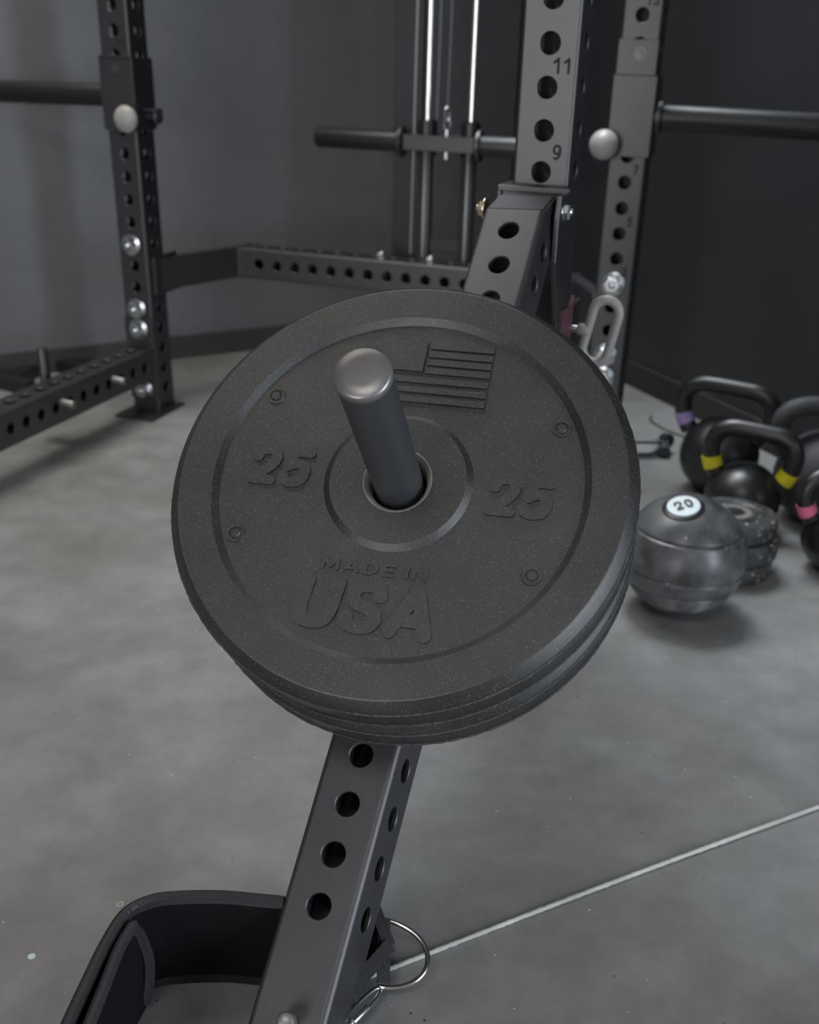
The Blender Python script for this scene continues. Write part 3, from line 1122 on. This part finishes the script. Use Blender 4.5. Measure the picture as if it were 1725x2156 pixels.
def bumper(mtx, label):
    t = thing('bumper_plate', label, 'weight plate', mtx, 'black rubber bumper plates on the lever arm')
    # local: X right, Y up, Z out of the face, face at z=0
    bm = bmesh.new()
    R = 0.2258
    prof = [(0.0340, -0.0005), (0.0660, -0.0005), (0.0722, -0.0050), (0.1755, -0.0050), (0.1822, 0.0),
            (0.2155, 0.0), (0.2167, -0.0005), (0.2248, -0.0092), (R, -0.0110), (R + 0.0004, -0.016),
            (R - 0.001, -0.021), (R - 0.001, -(PLT / 2 + 0.001)), (R - 0.001, -PLT + 0.021), (R + 0.0004, -PLT + 0.016),
            (R, -PLT + 0.0125), (0.2240, -PLT + 0.0105), (0.2175, -PLT + 0.0007), (0.2160, -PLT), (0.0340, -PLT)]
    lathe(bm, prof, 160, None, closed=True)
    body = finish(bm, 'rubber_body', 'rubber', t, True, 0.35)
    bm = bmesh.new()
    lathe(bm, [(0.0339, -0.0012), (0.0335, -0.0002), (0.0325, -0.0004), (0.0300, -0.0030), (0.0278, -0.0075), (0.0262, -0.018),
               (0.0262, -PLT + 0.012), (0.0275, -PLT + 0.004), (0.0330, -PLT + 0.0003), (0.0339, -PLT + 0.0003)], 96, None, closed=True)
    finish(bm, 'steel_insert', 'insert', t, True, 0.6, label='bare grey steel centre ring')
    # torn flash along the outer bevels
    for zc0, sg in ((-0.0142, 1), (-PLT + 0.0142, -1)):
        bm = bmesh.new()
        pts = []
        rr = []
        for i in range(400):
            a = 2 * math.pi * i / 400
            r_ = R + 0.0001 + random.uniform(-0.00015, 0.00025)
            pts.append((r_ * math.cos(a), r_ * math.sin(a), zc0 + random.uniform(-0.0002, 0.0002)))
            rr.append(0.0010 + random.uniform(-0.0003, 0.0004))
        tube_path(bm, pts, rr, 6, True, scale2=1.5 if sg > 0 else 2.6)
        finish(bm, 'moulding_seam', 'rubber_rough', body, False)
    zd = -0.0051

    def raised(s, x0, x1, y0, y1, off, sp, name, h=0.0024, sh=0.10):
        bm = bmesh.new()
        text_bm(bm, s, x0, x1, y0, y1, h + 0.0002, T(0, 0, zd - 0.0001), stroke=off, gap=sp, shear=sh)
        return finish(bm, name, 'rubber', body)
    raised('25', -0.1485, -0.0865, -0.0185, 0.0245, 0.235, 0.16, 'raised_number')
    raised('25', 0.0865, 0.1485, -0.0240, 0.0190, 0.235, 0.16, 'raised_number')
    raised('MADE IN', -0.0550, 0.0460, -0.0975, -0.0845, 0.23, 1.3, 'raised_lettering', 0.0020)
    raised('USA', -0.0715, 0.0620, -0.1560, -0.1020, 0.235, 0.20, 'raised_lettering', 0.0026)
    # raised flag: blank canton and stripes
    bm = bmesh.new()
    sh = 0.17

    def bar(x0, x1, y0, y1, h=0.0026):
        vs = []
        for z in (zd - 0.0001, zd + h):
            vs.append([bm.verts.new((x + (y - 0.118) * sh * 0.0 + 0.0, y, z)) for x, y in ((x0, y0), (x1, y0), (x1, y1), (x0, y1))])
        bm.faces.new(vs[0]); bm.faces.new(vs[1])
        for i in range(4):
            j = (i + 1) % 4
            bm.faces.new((vs[0][i], vs[0][j], vs[1][j], vs[1][i]))
    XR_, XC, XLf = 0.0672, 0.0045, -0.044
    ys = [0.1482, 0.1387, 0.1293, 0.1198, 0.1085, 0.0975, 0.0868]
    for i, y in enumerate(ys):
        hgt = 0.0068
        if i < 4:
            bar(XC, XR_ + 0.0012, y, y + hgt)
        else:
            bar(XLf, XR_ + 0.0012, y, y + hgt)
    bar(XLf, XC - 0.0032, 0.1215, 0.1550)
    finish(bm, 'raised_flag', 'rubber', body)
    for bx_, by_ in ((-0.1411, 0.0797), (0.1453, 0.0741), (-0.1455, -0.0724), (0.1398, -0.0787)):
        bm = bmesh.new()
        lathe(bm, [(0.0062, zd), (0.0066, zd + 0.0012), (0.0090, zd + 0.0014), (0.0094, zd + 0.0004), (0.0098, zd - 0.0004), (0.0062, zd - 0.0004)], 32, T(bx_, by_, 0), closed=True)
        lathe(bm, [(0, zd + 0.0021), (0.0044, zd + 0.0021), (0.0052, zd + 0.0012), (0.0052, zd - 0.0004), (0, zd - 0.0004)], 6, T(bx_, by_, 0) @ Matrix.Rotation(random.uniform(0, 1), 4, 'Z'))
        finish(bm, 'moulded_bolt', 'rubber', body, False)
    return t


bumper(mat_axes(PC, EX, EY, NP), 'upper 25 lb black rubber bumper plate, face lettering and raised flag in full view')
sh_ = -EY * 0.0022 + EX * 0.0008
a_r = 0.9
EXr = EX * math.cos(a_r) + EY * math.sin(a_r)
EYr = -EX * math.sin(a_r) + EY * math.cos(a_r)
bumper(mat_axes(PC - NP * (PLT + 0.0005) + sh_, EXr, EYr, NP), 'lower black rubber bumper plate, only its rim showing beneath the lettered one')

# ------------------------------------------------------------ squat belt
belt = thing('squat_belt', 'black padded squat belt with webbing piping, standing on edge beside the arm foot', 'weight belt')
HB = 0.113
path = [(-0.290, 0.560), (-0.283, 0.640), (-0.278, 0.700), (-0.273, 0.748), (-0.264, 0.786), (-0.243, 0.8045), (-0.2147, 0.8105), (-0.1759, 0.8125), (-0.140, 0.8095), (-0.1240, 0.8080), (-0.1140, 0.8068)]
base = smooth_path([(x, y, 0.004) for x, y in path], 8)


def band(bm, pts, h0, h1, th):
    """upright strip along pts, h0/h1 may be functions of the 0..1 position"""
    n_ = len(pts)
    cols = []
    for i, p in enumerate(pts):
        t = (pts[min(i + 1, n_ - 1)] - pts[max(i - 1, 0)])
        t.z = 0
        t.normalize()
        s = Vector((t.y, -t.x, 0))
        f = i / (n_ - 1)
        a0 = h0(f) if callable(h0) else h0
        a1 = h1(f) if callable(h1) else h1
        nz = 8
        front, back = [], []
        for k in range(nz + 1):
            g = k / nz
            z = a0 + (a1 - a0) * g
            bulge = 0.0025 * math.sin(math.pi * g)
            front.append(bm.verts.new((p.x + s.x * (th / 2 + bulge), p.y + s.y * (th / 2 + bulge), z)))
            back.append(bm.verts.new((p.x - s.x * (th / 2 + bulge), p.y - s.y * (th / 2 + bulge), z)))
        cols.append((front, back))
    for (f0, b0), (f1, b1) in zip(cols[:-1], cols[1:]):
        for k in range(nz):
            bm.faces.new((f0[k], f1[k], f1[k + 1], f0[k + 1]))
            bm.faces.new((b0[k], b0[k + 1], b1[k + 1], b1[k]))
        bm.faces.new((f0[0], b0[0], b1[0], f1[0]))
        bm.faces.new((f0[-1], f1[-1], b1[-1], b0[-1]))
    for f0, b0 in (cols[0], cols[-1]):
        for k in range(nz):
            bm.faces.new((f0[k], f0[k + 1], b0[k + 1], b0[k]))


# hidden run beneath the arm, then the pointed end at the right
under = smooth_path([(-0.1150, 0.8130, 0), (-0.1150, 0.850, 0), (-0.100, 0.895, 0), (-0.075, 0.915, 0), (-0.045, 0.905, 0), (-0.028, 0.872, 0)], 6)
bm = bmesh.new()
band(bm, base, 0.002, HB, 0.007)
pad = finish(bm, 'padded_band', 'fabric', belt, True, 0.6)
bm = bmesh.new()
band(bm, [Vector(p) for p in under], 0.002, lambda f: 0.050, 0.006)
finish(bm, 'padded_band', 'fabric', belt, True, 0.6)
for z, nm in ((HB, 'piping'), (0.007, 'piping')):
    bm = bmesh.new()
    tube_path(bm, [Vector((p.x, p.y, z)) for p in base], 0.0062, 12, False, scale2=1.15)
    finish(bm, nm, 'web', pad, True, 2)
# inner doubled layer at the left, with its own curved piping
inner = smooth_path([(x, y, 0) for x, y in ((-0.269, 0.560), (-0.265, 0.640), (-0.262, 0.700), (-0.260, 0.742), (-0.2545, 0.772))], 8)
bm = bmesh.new()
band(bm, inner, lambda f: 0.003 + 0.0 * f, lambda f: HB - 0.002 if f < 0.9 else HB - 0.002 - (f - 0.9) * 0.15, 0.007)
lay = finish(bm, 'inner_flap', 'fabric', belt, True, 0.6)
bm = bmesh.new()
edge = [Vector((p.x, p.y, HB - 0.001)) for p in inner]
tip = inner[-1]
edge += smooth_path([(tip.x, tip.y, HB - 0.004), (tip.x + 0.004, tip.y + 0.006, HB - 0.02), (tip.x + 0.010, tip.y + 0.004, HB - 0.045), (tip.x + 0.010, tip.y, 0.045), (tip.x + 0.004, tip.y, 0.012)], 6)[1:]
tube_path(bm, edge, 0.0056, 12, False)
finish(bm, 'piping', 'web', lay, True, 2)

# pointed end with webbing borders at the right of the arm
tipend = bmesh.new()
P1 = Vector((-0.0285, 0.8760, 0.052))     # upper border start
P2 = Vector((-0.0060, 0.8210, 0.040))     # point
P3 = Vector((-0.0450, 0.7760, 0.026))     # lower border end
P4 = Vector((-0.0600, 0.8300, 0.012))
f_ = [tipend.verts.new(p) for p in (P1, P2, P3, P4)]
tipend.faces.new(f_)
ex_ = bmesh.ops.extrude_face_region(tipend, geom=list(tipend.faces))
bmesh.ops.translate(tipend, vec=(0.0, 0.002, -0.006), verts=[v for v in ex_['geom'] if isinstance(v, bmesh.types.BMVert)])
endp = finish(tipend, 'pointed_end', 'fabric', belt, True, 0.5)


def strap(bm, a, b, wv, th=0.0022):
    """flat webbing strap from a to b, with width vector wv"""
    a, b, wv = Vector(a), Vector(b), Vector(wv)
    nrm = (b - a).cross(wv).normalized() * th
    nn = 10
    rows = []
    for i in range(nn + 1):
        t = i / nn
        c = a.lerp(b, t)
        rows.append([bm.verts.new(c - wv / 2), bm.verts.new(c + wv / 2), bm.verts.new(c + wv / 2 + nrm), bm.verts.new(c - wv / 2 + nrm)])
    for r0, r1 in zip(rows[:-1], rows[1:]):
        for k in range(4):
            j = (k + 1) % 4
            bm.faces.new((r0[k], r0[j], r1[j], r1[k]))
    bm.faces.new(rows[0]); bm.faces.new(rows[-1])


bm = bmesh.new()
strap(bm, P1 + Vector((-0.006, 0.012, 0.006)), P2 + Vector((-0.003, 0.002, 0.003)), Vector((0.011, 0.004, 0.003)))
finish(bm, 'webbing_strap', 'web_fine', endp)
bm = bmesh.new()
strap(bm, P2 + Vector((-0.002, 0.004, 0.003)), P3 + Vector((-0.014, -0.020, 0.002)), Vector((0.009, -0.011, -0.004)))
finish(bm, 'webbing_strap', 'web_fine', endp)
bm = bmesh.new()
strap(bm, Vector((-0.0165, 0.856, 0.047)), Vector((-0.0145, 0.792, 0.022)), Vector((0.013, 0.002, -0.002)), 0.003)
finish(bm, 'ring_tab', 'web_fine', endp)

# D ring
DR0 = Vector((-0.0175, 0.8590, 0.0440))
DR1 = Vector((-0.0175, 0.7930, 0.0170))
vax = (DR0 - DR1)
cen = (DR0 + DR1) / 2
hx = Vector((1, -0.06, -0.10)).normalized()
hl = vax.length / 2
vy = vax.normalized()
pts = [cen + vy * hl * math.sin(a) + hx * (0.0485 * math.cos(a)) for a in [math.pi / 2 - math.pi * i / 28 for i in range(29)]]
pts += [cen - vy * hl * 0.9 * (1 - 2 * i / 10) for i in range(0, 11)]
bm = bmesh.new()
tube_path(bm, pts, 0.0028, 14, True, up=hx.cross(vy))
finish(bm, 'd_ring', 'nickel', belt, True, 2, label='nickel D ring')

# snap hook clipped on the ring
hook = thing('snap_hook', 'bright steel snap hook at the belt end, just right of the arm foot', 'snap hook')
bm = bmesh.new()
h0 = Vector((-0.018, 0.792, 0.016))
h1 = Vector((-0.050, 0.744, 0.018))
dv = (h1 - h0)
sd = Vector((dv.y, -dv.x, 0)).normalized()
loop = []
for i in range(24):
    a = 2 * math.pi * i / 24
    loop.append(h0.lerp(h1, 0.5 + 0.52 * math.cos(a)) + sd * 0.0048 * math.sin(a) + Vector((0, 0, 0.002 * math.sin(a))))
tube_path(bm, loop, 0.0022, 10, True)
finish(bm, 'hook_body', 'steel', hook, True, 2)
bm = bmesh.new()
cyl(bm, h0.lerp(h1, 0.45) - sd * 0.0045, h0.lerp(h1, 0.88) - sd * 0.0040, 0.0036, 14, bev=0.001)
finish(bm, 'gate', 'steel', hook, True)
bm = bmesh.new()
rg = [h1 + dv.normalized() * 0.007 + dv.normalized() * 0.0095 * math.cos(a) + sd * 0.0095 * math.sin(a) + Vector((0, 0, -0.003)) for a in [2 * math.pi * i / 24 for i in range(24)]]
tube_path(bm, rg, 0.0020, 10, True)
finish(bm, 'eyelet', 'steel', hook, True, 2)

# ------------------------------------------------------------ cord on the floor
a_ = Vector((-0.030, 0.8190, 0.0030))
b_ = Vector((1.10, 1.4250, 0.0030))
pts, rr = [], []
for i in range(520):
    t = i / 519
    p = a_.lerp(b_, t)
    sd_ = Vector((-(b_ - a_).y, (b_ - a_).x, 0)).normalized()
    pts.append(p + sd_ * (0.0028 * math.sin(t * 7.0) + random.uniform(-0.00015, 0.00015)))
    rr.append(0.0027 + random.uniform(-0.0003, 0.0004))
bm = bmesh.new()
tube_path(bm, pts, rr, 8)
tag(finish(bm, 'floor_cord', 'cord', None, True, 2), 'thin dirty-white cord lying straight across the concrete towards the right', 'cord')
bm = bmesh.new()
tube_path(bm, smooth_path([(0.70, 2.56, 0.002), (0.665, 2.60, 0.002), (0.635, 2.65, 0.002), (0.618, 2.71, 0.002), (0.628, 2.75, 0.002)], 8), 0.0022, 8)
tag(finish(bm, 'loose_wire', 'gloss', None, True, 2), 'short thin dark wire curling on the floor left of the lilac-banded kettlebell', 'wire')

# ------------------------------------------------------------ slam ball
bt = thing('slam_ball', 'large smoky grey slam ball with a white 20 disc on top', 'slam ball', T(0.466, 1.667, 0))
RB = 0.104
bm = bmesh.new()
prof = []
for k in range(0, 257):
    th_ = math.pi * k / 256
    r = RB * math.sin(th_)
    z = RB - RB * math.cos(th_)
    lat = z / RB - 1
    dd = 0
    for g in (-0.12, -0.42, -0.50, -0.58, -0.66, 0.50):
        dd -= 0.0036 * math.exp(-((lat - g) / 0.016) ** 2)
    rr_ = 1 + dd / RB * 1.2
    z = max(z, 0.001)
    prof.append((max(0.0, r * rr_) if 0 < k < 256 else 0.0, z))
lathe(bm, prof, 72)
bb = finish(bm, 'ball_body', 'ball', bt, True, 2)
# the disc is tipped a little towards the camera
dm = T(0, 0, RB) @ Matrix.Rotation(math.radians(14), 4, 'X') @ Matrix.Rotation(math.radians(-11), 4, 'Y')
bm = bmesh.new()
lathe(bm, [(0, RB + 0.0012), (0.031, RB - 0.0030), (0.0345, RB - 0.0055), (0.0345, RB - 0.009), (0, RB - 0.009)], 48, dm)
finish(bm, 'disc_rim', 'gloss', bt, True, 0.6)
bm = bmesh.new()
lathe(bm, [(0, RB + 0.0024), (0.0265, RB - 0.0004), (0.0268, RB - 0.003), (0, RB - 0.003)], 48, dm)
dsc = finish(bm, 'weight_disc', 'white', bt, True, 0.6, label='pale round disc reading 20')
bm = bmesh.new()
text_bm(bm, '20', -0.0150, 0.0150, -0.0105, 0.0105, 0.0006, dm @ T(0, 0, RB + 0.0022) @ Matrix.Rotation(0.22, 4, 'Z'), stroke=0.17, gap=1.1)
finish(bm, 'number', 'black', dsc)

# ------------------------------------------------------------ kettlebells
def kettlebell(loc_, r, mat, tape, yaw, label, hw, hh, hr, tilt=0.0, letters=None):
    m_ = T(*loc_) @ Matrix.Rotation(yaw, 4, 'Z') @ Matrix.Rotation(tilt, 4, 'Y')
    t = thing('kettlebell', label, 'kettlebell', m_, 'kettlebells by the right wall')
    bm = bmesh.new()
    prof = []
    for k in range(49):
        th_ = math.pi * k / 48
        z = r - r * math.cos(th_)
        rad = r * math.sin(th_)
        if z < 0.12 * r:
            prof.append((min(rad, r * 0.52), max(0, z - 0.06 * r) * 0.5))
        else:
            prof.append((rad, z * 0.985))
    prof[0] = (0, 0); prof[-1] = (0, prof[-1][1])
    lathe(bm, prof, 56)
    finish(bm, 'bell', mat, t, True, 1.0)
    zb = 1.50 * r
    top = 2 * r + hh
    rad_c = hr * 2.6
    ht = top - hr - zb
    half = [(0.74, 0), (0.90, 0.22), (0.985, 0.48), (0.97, 0.70), (0.85, 0.88), (0.62, 0.98), (0.28, 1.0)]
    pts = [(-hw * a_, 0, zb + ht * b_ + hr * b_) for a_, b_ in half] + [(hw * a_, 0, zb + ht * b_ + hr * b_) for a_, b_ in reversed(half)]
    sp = smooth_path(pts, 6)
    bm = bmesh.new()
    tube_path(bm, sp, hr, 24, False, up=Vector((0, 1, 0)))
    h = finish(bm, 'handle', mat, t, True, 2)
    if tape:
        for sel in (sp[4:10], sp[-10:-4]):
            bm = bmesh.new()
            tube_path(bm, sel, hr * 1.07, 24, False, up=Vector((0, 1, 0)))
            finish(bm, 'colour_band', tape, h, True, 1, label=tape.replace('purple', 'lilac') + ' tape band')
    if letters:
        for i, ch in enumerate(letters):
            if ch == ' ':
                continue
            an = math.radians(-112 + i * 13)
            p = Vector((math.cos(an) * r * 1.0, math.sin(an) * r * 1.0, r * 0.88))
            nrm = Vector((math.cos(an), math.sin(an), 0))
            tan = Vector((-math.sin(an), math.cos(an), 0))
            bm = bmesh.new()
            text_bm(bm, ch, -0.0045, 0.0045, -0.007, 0.007, 0.0012, mat_axes(p, tan, ZV, nrm), stroke=0.2)
            finish(bm, 'weight_marking', 'handle', t)
    return t


kettlebell((0.665, 2.232, 0), 0.084, 'gloss', 'purple', -0.50, 'gloss black kettlebell with lilac bands, standing behind the yellow-banded one', 0.096, 0.064, 0.0182, 0.02)
kettlebell((0.655, 2.010, 0), 0.074, 'gloss', 'yellow', -0.42, 'black kettlebell with yellow bands, just behind the slam ball', 0.080, 0.064, 0.0176, 0.06)
kettlebell((0.838, 2.075, 0), 0.098, 'kb_grey', None, -0.05, 'largest kettlebell, plain charcoal grey without bands, at the right edge', 0.105, 0.048, 0.0190, 0.0)
kettlebell((0.797, 1.838, 0), 0.070, 'gloss', 'pink', 0.05, 'black kettlebell with pink bands, cut off by the right edge of the photo', 0.082, 0.050, 0.0160, 0.0, '15 LB')

# ------------------------------------------------------------ change plates stacked behind the ball
def change_plate(x, y, z, r, th, label, ring):
    t = thing('change_plate', label, 'weight plate', T(x, y, z), 'small plates stacked behind the slam ball')
    bm = bmesh.new()
    lathe(bm, [(0.0265, 0), (r - 0.005, 0), (r - 0.001, 0.003), (r, 0.007), (r, th - 0.007), (r - 0.001, th - 0.003), (r - 0.005, th), (r - 0.020, th),
               (r - 0.024, th - 0.004), (0.040, th - 0.004), (0.037, th - 0.001), (0.0265, th - 0.001)], 64, None, closed=True)
    finish(bm, 'rubber_disc', 'change', t, True, 0.5)
    if ring:
        bm = bmesh.new()
        lathe(bm, [(0.0200, 0.001), (0.0262, 0.001), (0.0262, th + 0.0005), (0.0330, th + 0.0005), (0.0315, th + 0.0025), (0.0200, th + 0.0025)], 40, None, closed=True)
        finish(bm, 'steel_hub', 'insert', t, True, 0.6)
    return t


sx, sy, sr_ = 0.596, 1.835, 0.081
change_plate(sx + 0.000, sy, 0.0, sr_ - 0.002, 0.034, 'bottom one of the three dusty black plates stacked behind the slam ball', False)
change_plate(sx + 0.004, sy + 0.002, 0.0343, sr_, 0.044, 'middle one of the three dusty black plates stacked behind the slam ball', False)
change_plate(sx - 0.003, sy + 0.001, 0.0786, sr_ - 0.001, 0.034, 'topmost dusty black plate behind the slam ball, steel hub ring showing', True)

# ------------------------------------------------------------ small black clamp on the floor
cl = thing('bar_clamp', 'small black clamp with two round ends on the floor beside the big plate', 'clamp', T(0.585, 2.46, 0))
bm = bmesh.new()
tube_path(bm, smooth_path([(0.022, -0.006, 0.030), (-0.01, -0.002, 0.030), (-0.05, 0.006, 0.026), (-0.10, 0.014, 0.010)], 6), 0.0055, 12)
finish(bm, 'upper_lever', 'gloss', cl, True)
bm = bmesh.new()
tube_path(bm, smooth_path([(0.008, -0.004, 0.022), (-0.015, -0.030, 0.010), (-0.05, -0.036, 0.009), (-0.09, -0.030, 0.009)], 6), 0.0055, 12)
finish(bm, 'lower_lever', 'gloss', cl, True)
bm = bmesh.new()
cyl(bm, (0.025, -0.004, 0.034), (0.017, 0.016, 0.030), 0.0165, 28, bev=0.002)
finish(bm, 'jaw', 'gloss', cl, True)
bm = bmesh.new()
cyl(bm, (0.010, -0.034, 0.016), (0.016, 0.000, 0.018), 0.0145, 28, bev=0.002)
finish(bm, 'end_disc', 'kb_grey', cl, True)

# ------------------------------------------------------------ paint spots on the concrete
bm = bmesh.new()
lathe(bm, [(0, 0.0004), (0.0036, 0.0004), (0.0042, 0.0), (0, 0.0)], 14, T(-0.3872, 0.8379, 0))
tag(finish(bm, 'paint_spot', 'white'), 'small solid pale paint spot on the concrete left of the belt', 'paint spot')
bm = bmesh.new()
lathe(bm, [(0.0022, 0.0), (0.0025, 0.0004), (0.0038, 0.0004), (0.0042, 0.0)], 18, T(-0.3138, 0.9180, 0))
tag(finish(bm, 'paint_spot', 'cord'), 'small ring-shaped pale paint mark on the concrete above the belt', 'paint spot')
